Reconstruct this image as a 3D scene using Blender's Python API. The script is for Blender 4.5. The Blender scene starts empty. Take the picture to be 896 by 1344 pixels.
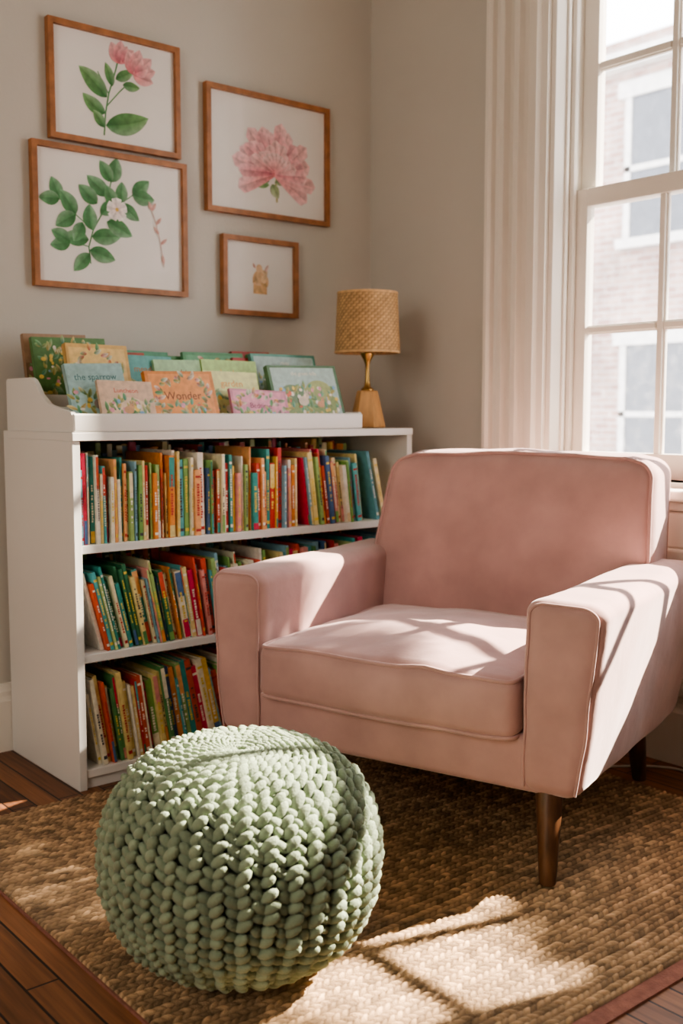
import bpy, bmesh, math, random
import numpy as np
from mathutils import Vector, Matrix, noise
random.seed(7)
scene = bpy.context.scene
COL = scene.collection

# ------------------------------------------------------------ materials
def new_mat(name):
    m = bpy.data.materials.new(name); m.use_nodes = True
    nt = m.node_tree
    return m, nt, nt.nodes['Principled BSDF']
def N(nt, t, **kw):
    n = nt.nodes.new(t)
    for k, v in kw.items(): setattr(n, k, v)
    return n
def simple(name, col, rough=0.5, metal=0.0, nscale=12, namt=0.12, bump=0.0, bscale=60, sheen=0.0, spec=None, stretch=(1,1,1)):
    m, nt, p = new_mat(name)
    tc = N(nt, 'ShaderNodeTexCoord'); mp = N(nt, 'ShaderNodeMapping'); mp.inputs['Scale'].default_value = stretch
    nt.links.new(tc.outputs['Object'], mp.inputs[0])
    nz = N(nt, 'ShaderNodeTexNoise'); nz.inputs['Scale'].default_value = nscale; nz.inputs['Detail'].default_value = 5
    nt.links.new(mp.outputs[0], nz.inputs['Vector'])
    cr = N(nt, 'ShaderNodeValToRGB')
    cr.color_ramp.elements[0].position = .3; cr.color_ramp.elements[1].position = .7
    cr.color_ramp.elements[0].color = tuple(c*(1-namt) for c in col)+(1,)
    cr.color_ramp.elements[1].color = tuple(min(1, c*(1+namt)) for c in col)+(1,)
    nt.links.new(nz.outputs['Fac'], cr.inputs[0]); nt.links.new(cr.outputs[0], p.inputs['Base Color'])
    p.inputs['Roughness'].default_value = rough; p.inputs['Metallic'].default_value = metal
    if spec is not None: p.inputs['Specular IOR Level'].default_value = spec
    if sheen: 
        p.inputs['Sheen Weight'].default_value = sheen; p.inputs['Sheen Roughness'].default_value = .4
    if bump:
        n2 = N(nt, 'ShaderNodeTexNoise'); n2.inputs['Scale'].default_value = bscale; n2.inputs['Detail'].default_value = 6
        nt.links.new(mp.outputs[0], n2.inputs['Vector'])
        b = N(nt, 'ShaderNodeBump'); b.inputs['Strength'].default_value = bump; b.inputs['Distance'].default_value = .01
        nt.links.new(n2.outputs['Fac'], b.inputs['Height']); nt.links.new(b.outputs[0], p.inputs['Normal'])
    return m
def attr_mat(name, rough=0.5, nscale=40, namt=0.15, bump=0.0, bscale=200, sheen=0):
    m, nt, p = new_mat(name)
    at = N(nt, 'ShaderNodeAttribute', attribute_name='Col')
    tc = N(nt, 'ShaderNodeTexCoord')
    nz = N(nt, 'ShaderNodeTexNoise'); nz.inputs['Scale'].default_value = nscale; nz.inputs['Detail'].default_value = 4
    nt.links.new(tc.outputs['Object'], nz.inputs['Vector'])
    mr = N(nt, 'ShaderNodeMapRange'); mr.inputs['From Min'].default_value = .3; mr.inputs['From Max'].default_value = .7
    mr.inputs['To Min'].default_value = 1-namt; mr.inputs['To Max'].default_value = 1+namt
    nt.links.new(nz.outputs['Fac'], mr.inputs['Value'])
    vm = N(nt, 'ShaderNodeVectorMath', operation='SCALE')
    nt.links.new(at.outputs['Color'], vm.inputs[0]); nt.links.new(mr.outputs[0], vm.inputs['Scale'])
    nt.links.new(vm.outputs[0], p.inputs['Base Color']); p.inputs['Roughness'].default_value = rough
    if sheen: p.inputs['Sheen Weight'].default_value = sheen
    if bump:
        n2 = N(nt, 'ShaderNodeTexNoise'); n2.inputs['Scale'].default_value = bscale; n2.inputs['Detail'].default_value = 5
        nt.links.new(tc.outputs['Object'], n2.inputs['Vector'])
        b = N(nt, 'ShaderNodeBump'); b.inputs['Strength'].default_value = bump; b.inputs['Distance'].default_value = .004
        nt.links.new(n2.outputs['Fac'], b.inputs['Height']); nt.links.new(b.outputs[0], p.inputs['Normal'])
    return m

M_wall = simple('wall_paint', (.59,.565,.505), .85, nscale=2, namt=.03, bump=.08, bscale=90)
M_ceil = simple('ceiling_paint', (.75,.73,.68), .9, namt=.02)
M_trim = simple('trim_paint', (.82,.77,.69), .45, nscale=4, namt=.03, bump=.04, bscale=30)
M_white = simple('white_laminate', (.80,.785,.75), .38, nscale=3, namt=.02)
M_frame = simple('oak_frame', (.36,.155,.06), .45, nscale=30, namt=.25, bump=.08, bscale=120)
M_mat = simple('mat_board', (.86,.83,.78), .8, nscale=5, namt=.02)
M_velvet = simple('pink_velvet', (.55,.345,.320), .8, nscale=7, namt=.13, bump=.18, bscale=22, sheen=.6, spec=.12)
M_leg = simple('walnut_leg', (.11,.05,.023), .35, nscale=18, namt=.45, stretch=(3,3,.5))
M_brass = simple('aged_brass', (.55,.36,.14), .3, 1.0, namt=.1)
M_lampwood = simple('lamp_wood', (.60,.33,.13), .45, nscale=20, namt=.2, stretch=(3,3,.6))
M_books = attr_mat('book_covers', .42, 60, .14)
M_art = attr_mat('watercolour', .8, 60, .22)
M_knit = attr_mat('green_wool', .95, 30, .10, bump=.5, bscale=260, sheen=.15)
M_jute = attr_mat('jute', .95, 25, .30, bump=.6, bscale=420)
M_weave = attr_mat('woven_raffia', .8, 50, .2, bump=.2, bscale=300)
M_cord = simple('cord_plastic', (.6,.55,.48), .5)
M_border = simple('rug_underlay', (.30,.13,.095), .9, nscale=60, namt=.2, bump=.3, bscale=200)
M_leafs = simple('tree_leaves', (.08,.20,.05), .6, nscale=3, namt=.4)
M_bark = simple('tree_bark', (.16,.11,.08), .9, nscale=10, namt=.3, bump=.5, bscale=20)

# floor
def floor_mat():
    m, nt, p = new_mat('wood_planks')
    tc = N(nt,'ShaderNodeTexCoord'); sp = N(nt,'ShaderNodeSeparateXYZ'); cb = N(nt,'ShaderNodeCombineXYZ')
    nt.links.new(tc.outputs['Object'], sp.inputs[0])
    nt.links.new(sp.outputs['Y'], cb.inputs['X']); nt.links.new(sp.outputs['X'], cb.inputs['Y'])
    br = N(nt,'ShaderNodeTexBrick'); br.offset=.37; br.squash=1
    br.inputs['Color1'].default_value=(.15,.060,.026,1); br.inputs['Color2'].default_value=(.28,.118,.048,1)
    br.inputs['Mortar'].default_value=(.015,.007,.004,1)
    br.inputs['Scale'].default_value=1; br.inputs['Mortar Size'].default_value=.0028; br.inputs['Mortar Smooth'].default_value=.3
    br.inputs['Brick Width'].default_value=1.3; br.inputs['Row Height'].default_value=.062
    nt.links.new(cb.outputs[0], br.inputs['Vector'])
    mp = N(nt,'ShaderNodeMapping'); mp.inputs['Scale'].default_value=(2,40,1)
    nt.links.new(cb.outputs[0], mp.inputs[0])
    nz = N(nt,'ShaderNodeTexNoise'); nz.inputs['Scale'].default_value=2; nz.inputs['Detail'].default_value=8
    nt.links.new(mp.outputs[0], nz.inputs['Vector'])
    mr = N(nt,'ShaderNodeMapRange'); mr.inputs['From Min'].default_value=.3; mr.inputs['From Max'].default_value=.7
    mr.inputs['To Min'].default_value=.6; mr.inputs['To Max'].default_value=1.3
    nt.links.new(nz.outputs['Fac'], mr.inputs['Value'])
    vm = N(nt,'ShaderNodeVectorMath',operation='SCALE')
    nt.links.new(br.outputs['Color'], vm.inputs[0]); nt.links.new(mr.outputs[0], vm.inputs['Scale'])
    nt.links.new(vm.outputs[0], p.inputs['Base Color']); p.inputs['Roughness'].default_value=.5
    b = N(nt,'ShaderNodeBump'); b.inputs['Strength'].default_value=.5; b.inputs['Distance'].default_value=.003; b.invert=True
    nt.links.new(br.outputs['Fac'], b.inputs['Height']); nt.links.new(b.outputs[0], p.inputs['Normal'])
    return m
M_floor = floor_mat()
def brick_mat():
    m, nt, p = new_mat('brick_facade')
    tc = N(nt,'ShaderNodeTexCoord'); sp = N(nt,'ShaderNodeSeparateXYZ'); cb = N(nt,'ShaderNodeCombineXYZ')
    nt.links.new(tc.outputs['Object'], sp.inputs[0])
    nt.links.new(sp.outputs['Y'], cb.inputs['X']); nt.links.new(sp.outputs['Z'], cb.inputs['Y'])
    br = N(nt,'ShaderNodeTexBrick')
    br.inputs['Color1'].default_value=(.30,.18,.15,1); br.inputs['Color2'].default_value=(.42,.29,.24,1)
    br.inputs['Mortar'].default_value=(.46,.42,.39,1); br.inputs['Scale'].default_value=1
    br.inputs['Brick Width'].default_value=.24; br.inputs['Row Height'].default_value=.085; br.inputs['Mortar Size'].default_value=.008
    nt.links.new(cb.outputs[0], br.inputs['Vector'])
    nz=N(nt,'ShaderNodeTexNoise'); nz.inputs['Scale'].default_value=.8; nz.inputs['Detail'].default_value=6
    nt.links.new(cb.outputs[0], nz.inputs['Vector'])
    mr=N(nt,'ShaderNodeMapRange'); mr.inputs['From Min'].default_value=.35; mr.inputs['From Max'].default_value=.65; mr.inputs['To Min'].default_value=.7; mr.inputs['To Max'].default_value=1.25
    nt.links.new(nz.outputs['Fac'], mr.inputs['Value'])
    vm=N(nt,'ShaderNodeVectorMath',operation='SCALE'); nt.links.new(br.outputs['Color'], vm.inputs[0]); nt.links.new(mr.outputs[0], vm.inputs['Scale'])
    nt.links.new(vm.outputs[0], p.inputs['Base Color'])
    p.inputs['Roughness'].default_value=.9
    return m
M_brick = brick_mat()
M_stone = simple('pale_stone', (.62,.59,.55), .8)
M_darkglass = simple('dark_pane', (.11,.115,.125), .25)
def glass_mat(name, dust=.05):
    m, nt, p = new_mat(name)
    out = nt.nodes['Material Output']
    tr = N(nt,'ShaderNodeBsdfTransparent'); gl = N(nt,'ShaderNodeBsdfGlossy'); gl.inputs['Roughness'].default_value=.02
    lw = N(nt,'ShaderNodeLayerWeight'); lw.inputs['Blend'].default_value=.12
    sc = N(nt,'ShaderNodeMath',operation='MULTIPLY'); sc.inputs[1].default_value=.6
    nt.links.new(lw.outputs['Fresnel'], sc.inputs[0])
    mx = N(nt,'ShaderNodeMixShader'); nt.links.new(sc.outputs[0], mx.inputs[0])
    nt.links.new(tr.outputs[0], mx.inputs[1]); nt.links.new(gl.outputs[0], mx.inputs[2])
    if dust:
        df = N(nt,'ShaderNodeBsdfTranslucent'); df.inputs[0].default_value=(.9,.9,.9,1)
        nz = N(nt,'ShaderNodeTexNoise'); nz.inputs['Scale'].default_value=25; nz.inputs['Detail'].default_value=8
        tc = N(nt,'ShaderNodeTexCoord'); nt.links.new(tc.outputs['Object'], nz.inputs['Vector'])
        mr = N(nt,'ShaderNodeMapRange'); mr.inputs['From Min'].default_value=.5; mr.inputs['From Max'].default_value=.8
        mr.inputs['To Min'].default_value=.02; mr.inputs['To Max'].default_value=dust*3
        nt.links.new(nz.outputs['Fac'], mr.inputs['Value'])
        m2 = N(nt,'ShaderNodeMixShader'); nt.links.new(mr.outputs[0], m2.inputs[0])
        nt.links.new(mx.outputs[0], m2.inputs[1]); nt.links.new(df.outputs[0], m2.inputs[2])
        nt.links.new(m2.outputs[0], out.inputs[0])
    else: nt.links.new(mx.outputs[0], out.inputs[0])
    return m
M_glass = glass_mat('window_glass', .03)
M_picglass = glass_mat('picture_glass', 0)

# ------------------------------------------------------------ mesh helpers
def empty(name, loc=(0,0,0), rz=0):
    e = bpy.data.objects.new(name, None); e.location = loc; e.rotation_euler=(0,0,rz); e.empty_display_size=.1
    COL.objects.link(e); return e
class MB:
    def __init__(s): s.v=[]; s.f=[]; s.c=[]
    def poly(s, pts, col=(1,1,1), cols=None):
        b=len(s.v); s.v += [tuple(p) for p in pts]; s.f.append(tuple(range(b,b+len(pts))))
        s.c.append(cols if cols else [col]*len(pts))
    def box(s, lo, hi, col=(1,1,1), M=None):
        x0,y0,z0=lo; x1,y1,z1=hi
        P=[Vector(p) for p in ((x0,y0,z0),(x1,y0,z0),(x1,y1,z0),(x0,y1,z0),(x0,y0,z1),(x1,y0,z1),(x1,y1,z1),(x0,y1,z1))]
        if M is not None: P=[M@p for p in P]
        b=len(s.v); s.v += [tuple(p) for p in P]
        for f in ((0,3,2,1),(4,5,6,7),(0,1,5,4),(1,2,6,5),(2,3,7,6),(3,0,4,7)):
            s.f.append(tuple(b+i for i in f)); s.c.append([col]*4)
    def mesh(s, verts, faces, col, M=None):
        b=len(s.v); s.v += [tuple((M@Vector(p)) if M is not None else p) for p in verts]
        for f in faces: s.f.append(tuple(b+i for i in f)); s.c.append([col]*len(f))
    def obj(s, name, mat, parent=None, smooth=False, bevel=0):
        me=bpy.data.meshes.new(name); me.from_pydata(s.v,[],s.f)
        ca=me.color_attributes.new('Col','FLOAT_COLOR','CORNER')
        arr=np.ones((len(me.loops),4),dtype=np.float32)
        arr[:,:3]=np.array([c for fc in s.c for c in fc],dtype=np.float32).reshape(-1,3)
        ca.data.foreach_set('color',arr.ravel())
        me.materials.append(mat)
        if smooth: me.polygons.foreach_set('use_smooth',[True]*len(me.polygons))
        me.update()
        o=bpy.data.objects.new(name,me); COL.objects.link(o)
        if parent: o.parent=parent
        if bevel:
            md=o.modifiers.new('bev','BEVEL'); md.width=bevel; md.segments=2; md.limit_method='ANGLE'
        return o
def boxes(name, lst, mat, parent=None, bevel=0):
    b=MB()
    for lo,hi in lst: b.box(lo,hi)
    return b.obj(name,mat,parent,bevel=bevel)
def axis(lo,hi,r,n,k=5):
    a=[]
    for i in range(k): a.append(lo + r*(1-math.tan(math.radians(45*(1-i/k)))))
    for i in range(n+1): a.append(lo+r+(hi-lo-2*r)*i/n)
    for i in range(1,k+1): a.append(hi - r*(1-math.tan(math.radians(45*i/k))))
    return a
def rbox(name, lo, hi, r, mat, parent=None, n=(10,10,6), warp=None, k=5):
    A=[axis(lo[i],hi[i],r,n[i],k) for i in range(3)]
    verts=[]; idx={}
    def vid(i,j,l):
        key=(i,j,l)
        if key in idx: return idx[key]
        p=Vector((A[0][i],A[1][j],A[2][l]))
        q=Vector([min(max(p[t],lo[t]+r),hi[t]-r) for t in range(3)])
        d=p-q
        if d.length>1e-9: p=q+d.normalized()*r
        if warp: p=warp(p)
        idx[key]=len(verts); verts.append(tuple(p)); return idx[key]
    nx,ny,nz=[len(a)-1 for a in A]; F=[]
    for i in range(nx):
        for j in range(ny):
            F.append((vid(i,j,0),vid(i,j+1,0),vid(i+1,j+1,0),vid(i+1,j,0)))
            F.append((vid(i,j,nz),vid(i+1,j,nz),vid(i+1,j+1,nz),vid(i,j+1,nz)))
    for i in range(nx):
        for l in range(nz):
            F.append((vid(i,0,l),vid(i+1,0,l),vid(i+1,0,l+1),vid(i,0,l+1)))
            F.append((vid(i,ny,l),vid(i,ny,l+1),vid(i+1,ny,l+1),vid(i+1,ny,l)))
    for j in range(ny):
        for l in range(nz):
            F.append((vid(0,j,l),vid(0,j,l+1),vid(0,j+1,l+1),vid(0,j+1,l)))
            F.append((vid(nx,j,l),vid(nx,j+1,l),vid(nx,j+1,l+1),vid(nx,j,l+1)))
    me=bpy.data.meshes.new(name); me.from_pydata(verts,[],F); me.materials.append(mat)
    me.polygons.foreach_set('use_smooth',[True]*len(me.polygons)); me.update()
    o=bpy.data.objects.new(name,me); COL.objects.link(o)
    if parent: o.parent=parent
    return o
def tube(name, pts, rad, mat, parent=None, cyclic=False):
    cu=bpy.data.curves.new(name,'CURVE'); cu.dimensions='3D'; cu.bevel_depth=rad; cu.bevel_resolution=3
    sp=cu.splines.new('POLY'); sp.points.add(len(pts)-1)
    for p,q in zip(sp.points,pts): p.co=(*q,1)
    sp.use_cyclic_u=cyclic; sp.use_smooth=True
    cu.materials.append(mat)
    o=bpy.data.objects.new(name,cu); COL.objects.link(o)
    if parent: o.parent=parent
    return o
def lathe(name, prof, segs, mat, parent=None, loc=(0,0,0), smooth=True, rot=0):
    v=[];f=[]
    for r,z in prof:
        for i in range(segs):
            a=2*math.pi*i/segs+rot; v.append((r*math.cos(a),r*math.sin(a),z))
    for j in range(len(prof)-1):
        for i in range(segs):
            k=(i+1)%segs; f.append((j*segs+i,j*segs+k,(j+1)*segs+k,(j+1)*segs+i))
    f.append(tuple(range(segs))[::-1]); f.append(tuple((len(prof)-1)*segs+i for i in range(segs)))
    me=bpy.data.meshes.new(name); me.from_pydata(v,[],f); me.materials.append(mat)
    if smooth: me.polygons.foreach_set('use_smooth',[True]*len(me.polygons))
    me.update(); o=bpy.data.objects.new(name,me); COL.objects.link(o); o.location=loc
    if parent: o.parent=parent
    if smooth:
        md=o.modifiers.new('es','EDGE_SPLIT'); md.split_angle=math.radians(50)
    return o

# ------------------------------------------------------------ room shell
XL,YN,ZC=-4.4,-4.3,2.85
WY0,WY1=-.835,-2.355     # window opening along y
WZ0,WZ1=.80,2.50
boxes('floor',[((XL-.2,YN-.2,-.1),(.2,.2,0))],M_floor)
boxes('ceiling',[((XL-.2,YN-.2,ZC),(.2,.2,ZC+.1))],M_ceil)
boxes('wall_back',[((XL-.2,0,0),(.2,.2,ZC))],M_wall)
boxes('wall_right',[((0,WY0,0),(.2,0,ZC)),((0,WY1,0),(.2,WY0,WZ0)),((0,WY1,WZ1),(.2,WY0,ZC)),((0,YN-.2,0),(.2,WY1,ZC))],M_wall)
boxes('wall_left',[((XL-.2,YN-.2,0),(XL,0,ZC))],M_wall)
boxes('wall_front',[((XL,YN-.2,0),(0,YN,ZC))],M_wall)
def baseboard(name, a, b, along, flip):
    prof=[(0,0),(.022,0),(.022,.15),(.016,.165),(.016,.178),(.006,.195),(0,.20)]
    mb=MB(); n=len(prof)
    def P(t,q): return (t,-q[0],q[1]) if along=='x' else (-q[0],t,q[1])
    for i in range(n):
        j=(i+1)%n; mb.poly([P(a,prof[i]),P(b,prof[i]),P(b,prof[j]),P(a,prof[j])])
    mb.poly([P(a,q) for q in prof]); mb.poly([P(b,q) for q in prof][::-1])
    return mb.obj(name,M_trim)
baseboard('baseboard_back',XL,-.022,'x',0)
baseboard('baseboard_right',YN,-.022,'y',0)

# casing (fluted) ------------------------------------------------
def casing_prof():
    return [(q*.872,p*.95) for q,p in [(0,0),(0,.05),(.008,.058),(.022,.058),(.030,.048),(.034,.030),(.052,.018),(.060,.026),(.066,.046),(.086,.046),
            (.092,.022),(.100,.012),(.116,.012),(.124,.026),(.130,.044),(.152,.044),(.158,.022),(.166,.010),(.190,.010),(.198,.024),(.206,.038),(.226,.038),(.234,.022),(.258,.018),(.258,0)]]
def casing(name,y0,sgn,z0,z1):
    mb=MB(); pr=casing_prof(); n=len(pr)
    for i in range(n):
        j=(i+1)%n
        P=[(-pr[i][1],y0+sgn*pr[i][0],z0),(-pr[j][1],y0+sgn*pr[j][0],z0),(-pr[j][1],y0+sgn*pr[j][0],z1),(-pr[i][1],y0+sgn*pr[i][0],z1)]
        mb.poly(P)
    mb.poly([(-q[1],y0+sgn*q[0],z1) for q in pr]); mb.poly([(-q[1],y0+sgn*q[0],z0) for q in pr])
    o=mb.obj(name,M_trim); return o
casing('trim_1',-.610,-1,.0,2.56)
casing('trim_2',WY1-.225,1,.0,2.56)
boxes('trim_3',[((-.05,WY1-.25,2.56),(0,-.587,2.70)),((-.08,WY1-.28,2.70),(0,-.557,2.735)),((-.045,WY1,2.49),(0,WY0,2.56))],M_trim,bevel=.006)

# window ---------------------------------------------------------
win=empty('window_1')
boxes('jamb_liner',[((-.0,WY0-.018,WZ0),(.2,WY0,WZ1)),((-.0,WY1,WZ0),(.2,WY1+.018,WZ1)),((0,WY1,WZ1-.02),(.2,WY0,WZ1)),
      ((.075,WY0-.035,WZ0),(.092,WY0-.018,WZ1)),((.05,WY0-.026,WZ0),(.062,WY0-.018,WZ1))],M_trim,win,bevel=.002)
boxes('window_stool',[((-.095,WY1-.24,.755),(.2,-.595,.785)),((0,WY1,.785),(.2,WY0,.80))],M_trim,win,bevel=.008)
boxes('window_apron',[((-.055,WY1-.23,.725),(0,-.607,.755)),((-.04,WY1-.23,.62),(0,-.607,.725)),((-.06,WY1-.23,.585),(0,-.607,.62)),((-.03,WY1-.23,.20),(0,-.607,.585)),
      ],M_trim,win,bevel=.007)
def pane(name,x,ya,yb,za,zb,mat,parent):
    mb=MB(); mb.poly([(x,ya,za),(x,yb,za),(x,yb,zb),(x,ya,zb)]); return mb.obj(name,mat,parent)
def sash(name,x0,x1,z0,z1,rb,rt):
    ya,yb=WY1+.018,WY0-.018; st=.055; L=[]
    L+=[((x0,ya,z0),(x1,ya+st,z1)),((x0,yb-st,z0),(x1,yb,z1)),((x0,ya+st,z0),(x1,yb-st,z0+rb)),((x0,ya+st,z1-rt),(x1,yb-st,z1))]
    g0,g1=ya+st,yb-st; n=5; mw=.03; pw=(g1-g0-(n-1)*mw)/n
    for i in range(1,n):
        y=g1-i*pw-(i-1)*mw; L.append(((x0+.004,y-mw+.006,z0+rb),(x1-.004,y-.006,z1-rt)))
        L.append(((x0+.012,y-mw,z0+rb),(x1-.012,y,z1-rt)))
    zm=(z0+rb+z1-rt)/2
    for i in range(n):
        ya2=g1-i*(pw+mw)
        L.append(((x0+.004,ya2-pw,zm-.009),(x1-.004,ya2,zm+.009)))
        L.append(((x0+.012,ya2-pw,zm-.014),(x1-.012,ya2,zm+.014)))
    boxes(name,L,M_trim,win,bevel=.002)
    pane(name+'_glass',(x0+x1)/2,g0,g1,z0+rb,z1-rt,M_glass,win)
sash('lower_sash',.095,.132,.80,1.685,.075,.055)
sash('upper_sash',.134,.171,1.635,2.48,.055,.055)
boxes('sash_lock',[((.085,-1.34,1.685),(.125,-1.26,1.697)),((.09,-1.31,1.697),(.115,-1.285,1.72)),((.094,-1.30,1.70),(.104,-1.255,1.712))],M_brass,win,bevel=.003)

# exterior --------------------------------------------------------
ext=empty('brick_building')
boxes('facade',[((9,-12,-4),(10,9,5.7))],M_brick,ext)
L=[];G=[]
for y in (-9.5,-7.2,-4.9,-2.6,-.3,2.0,4.3,6.6):
    for z in (-3.0,.1,3.2):
        L+=[((8.93,y-.1,z-.12),(9,y+1.15,z)),((8.93,y-.1,z+1.75),(9,y+1.15,z+1.95)),((8.95,y,z),(9,y+.09,z+1.75)),((8.95,y+.96,z),(9,y+1.05,z+1.75)),((8.95,y,z+.83),(9,y+1.05,z+.9))]
        G.append(((8.97,y+.09,z),(8.995,y+.96,z+1.75)))
L.append(((8.8,-12,5.3),(9,9,5.5)))
boxes('stone_trim',L,M_stone,ext); boxes('panes',G,M_darkglass,ext)
boxes('street',[((.3,-30,-4.2),(30,30,-4.02))],simple('pavement',(.35,.34,.33),.9))
# unseen tree, added outside the window to block sun from parts of the rug
tree=empty('sun_blocker_tree',(3.6,-4.3,-4.02))
TO=Vector((3.6,-4.3,-4.02))
rt=random.Random(11)
def limb(pts,r0,r1,name):
    S=12; V=[];F=[]
    P=[Vector(p)-TO for p in pts]
    for i,p in enumerate(P):
        d=(P[min(i+1,len(P)-1)]-P[max(i-1,0)]).normalized()
        a=d.orthogonal().normalized(); 
        a=(Vector((1,0,0))-d*d.x).normalized() if abs(d.x)<.9 else a
        b=d.cross(a); r=r0+(r1-r0)*i/(len(P)-1)
        for k in range(S):
            t=2*math.pi*k/S; V.append(tuple(p+a*math.cos(t)*r+b*math.sin(t)*r))
    for i in range(len(P)-1):
        for k in range(S): F.append((i*S+k,i*S+(k+1)%S,(i+1)*S+(k+1)%S,(i+1)*S+k))
    F.append(tuple(range(S))); F.append(tuple((len(P)-1)*S+k for k in range(S)))
    mb=MB(); mb.mesh(V,F,(1,1,1)); mb.obj(name,M_bark,tree,smooth=True)
limb([(3.6,-4.3,-4.02),(3.58,-4.28,-1.5),(3.55,-4.2,1.0),(3.5,-4.1,2.8),(3.5,-4.0,4.6),(3.5,-3.9,5.3)],.16,.04,'trunk')
limb([(3.52,-4.15,2.2),(3.5,-3.75,3.0),(3.5,-3.3,3.5),(3.5,-3.0,3.62)],.05,.012,'bough_1')
limb([(3.5,-4.05,3.3),(3.5,-3.5,4.1),(3.5,-2.9,4.35),(3.5,-2.3,4.5)],.05,.012,'bough_2')
lm=MB()
for (cx,cy,cz,rx,ry,rz,n) in ((3.5,-2.40,4.46,.30,.36,.33,1100),(3.5,-2.20,4.62,.25,.25,.3,300),(3.5,-3.10,3.63,.2,.26,.14,600),(3.5,-3.62,3.95,.4,.38,.5,1100),(3.5,-4.3,4.6,.8,.8,.8,1300)):
    for i in range(n):
        while True:
            a=Vector((rt.uniform(-1,1),rt.uniform(-1,1),rt.uniform(-1,1)))
            if a.length<1: break
        c=Vector((cx+a.x*rx,cy+a.y*ry,cz+a.z*rz))-TO
        u=Vector((rt.uniform(-1,1),rt.uniform(-1,1),rt.uniform(-1,1))).normalized(); w_=u.cross(Vector((rt.uniform(-1,1),rt.uniform(-1,1),rt.uniform(-1,1)))).normalized()
        s=rt.uniform(.035,.055)
        lm.poly([c-u*s,c-u*s*.2+w_*s*.5,c+u*s*.5+w_*s*.35,c+u*s,c+u*s*.5-w_*s*.35,c-u*s*.2-w_*s*.5])
lm.obj('sun_blocker_foliage',M_leafs,tree)

# ------------------------------------------------------------ bookcase
bc=empty('bookcase')
BX0,BX1,BY0,BY1=-1.422,-.229,-.472,-.026
T=.022
boxes('case_panels',[((BX0,BY0,0),(BX0+T,BY1,.924)),((BX1-T,BY0,0),(BX1,BY1,.924)),((BX0,BY0-.004,.924),(BX1,BY1,.946)),
   ((BX0+T,BY0+.004,.630),(BX1-T,BY1,.652)),((BX0+T,BY0+.004,.340),(BX1-T,BY1,.362)),((BX0+T,BY0+.004,.030),(BX1-T,BY1,.052)),
   ((BX0+T,BY0+.012,.0),(BX1-T,BY0+.03,.030)),((BX0+T,BY1-.008,.03),(BX1-T,BY1-.002,.924))],M_white,bc,bevel=.0015)

PAL=[(.56,.05,.04),(.62,.11,.05),(.76,.28,.05),(.80,.52,.10),(.74,.60,.26),(.10,.28,.10),(.22,.42,.12),(.05,.20,.10),(.05,.32,.29),(.10,.42,.44),
     (.08,.16,.32),(.25,.46,.56),(.80,.74,.58),(.82,.78,.68),(.74,.32,.28),(.34,.50,.18),(.50,.62,.26),(.62,.04,.10),(.78,.62,.36),(.82,.75,.50),(.68,.10,.06),(.82,.42,.18),(.84,.78,.60),(.80,.66,.30)]
PAGE=(.74,.64,.46)
def add_book(mb, x, y, z, t, h, d, lean, col, yaw=0):
    """upright book, spine towards -y, standing at x with thickness t; lean>0: top goes to -x"""
    M=Matrix.Rotation(-lean,4,'Y')
    mz=min((M@Vector((cx,0,cz))).z for cx in (0,t) for cz in (0,h))
    M=Matrix.Translation((x,y,z-mz))@Matrix.Rotation(yaw,4,'Z')@M
    c=.0018 if t<.012 else .0025
    mb.box((0,0,0),(c,d,h),col,M); mb.box((t-c,0,0),(t,d,h),col,M)
    mb.box((c,-.0008,0),(t-c,c,h),col,M)
    mb.box((c,c,.003),(t-c,d-.004,h-.003),PAGE,M)
    con=random.choice([(.85,.82,.7),(.9,.85,.75),(.06,.06,.07),(.8,.6,.1),(.5,.05,.04)])
    if max(col)<.4: con=random.choice([(.85,.82,.7),(.8,.6,.1)])
    yy=-.0012
    def q(x0,z0,x1,z1,cc,o=0): mb.poly([M@Vector(p) for p in ((x0,yy-o,z0),(x1,yy-o,z0),(x1,yy-o,z1),(x0,yy-o,z1))],cc)
    r=random.random()
    if r<.55:
        q(c*.5,h*.06,t-c*.5,h*.10,con)
        if r<.3: q(c*.5,h*.88,t-c*.5,h*.91,con)
    elif r<.75:
        q(0.0006,h*.62,t-.0006,h*.98,random.choice(PAL))
    if r>.65: q(.0006,0.002,t-.0006,h*random.uniform(.12,.3),random.choice(PAL))
    zz=h*random.uniform(.2,.32); end=h*random.uniform(.6,.86)
    while zz<end:
        l=random.uniform(.003,.007)
        if random.random()<.85: q(t*.28,zz,t*random.uniform(.6,.74),zz+l,con,.0003)
        zz+=l+random.uniform(.0012,.0025)
def shelf_row(mb,x0,x1,z,ybase,hr,tr,leanf,dr=(.16,.21)):
    x=x0
    while True:
        t=random.uniform(*tr)*random.choice([.6,.8,1,1,1.3]); h=random.uniform(*hr)
        ln=leanf(x)
        adv=t/math.cos(ln) if abs(ln)>.001 else t
        if x+adv>x1: break
        add_book(mb,x,ybase+random.uniform(-.008,.014),z,t,h,random.uniform(*dr),ln,random.choice(PAL))
        x+=adv+random.uniform(.0004,.002)
books=empty('shelf_books')
def bob(name,fn):
    mb=MB(); fn(mb); return mb.obj(name,M_books,books)
IX0,IX1=BX0+T+.002,BX1-T-.002
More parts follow.
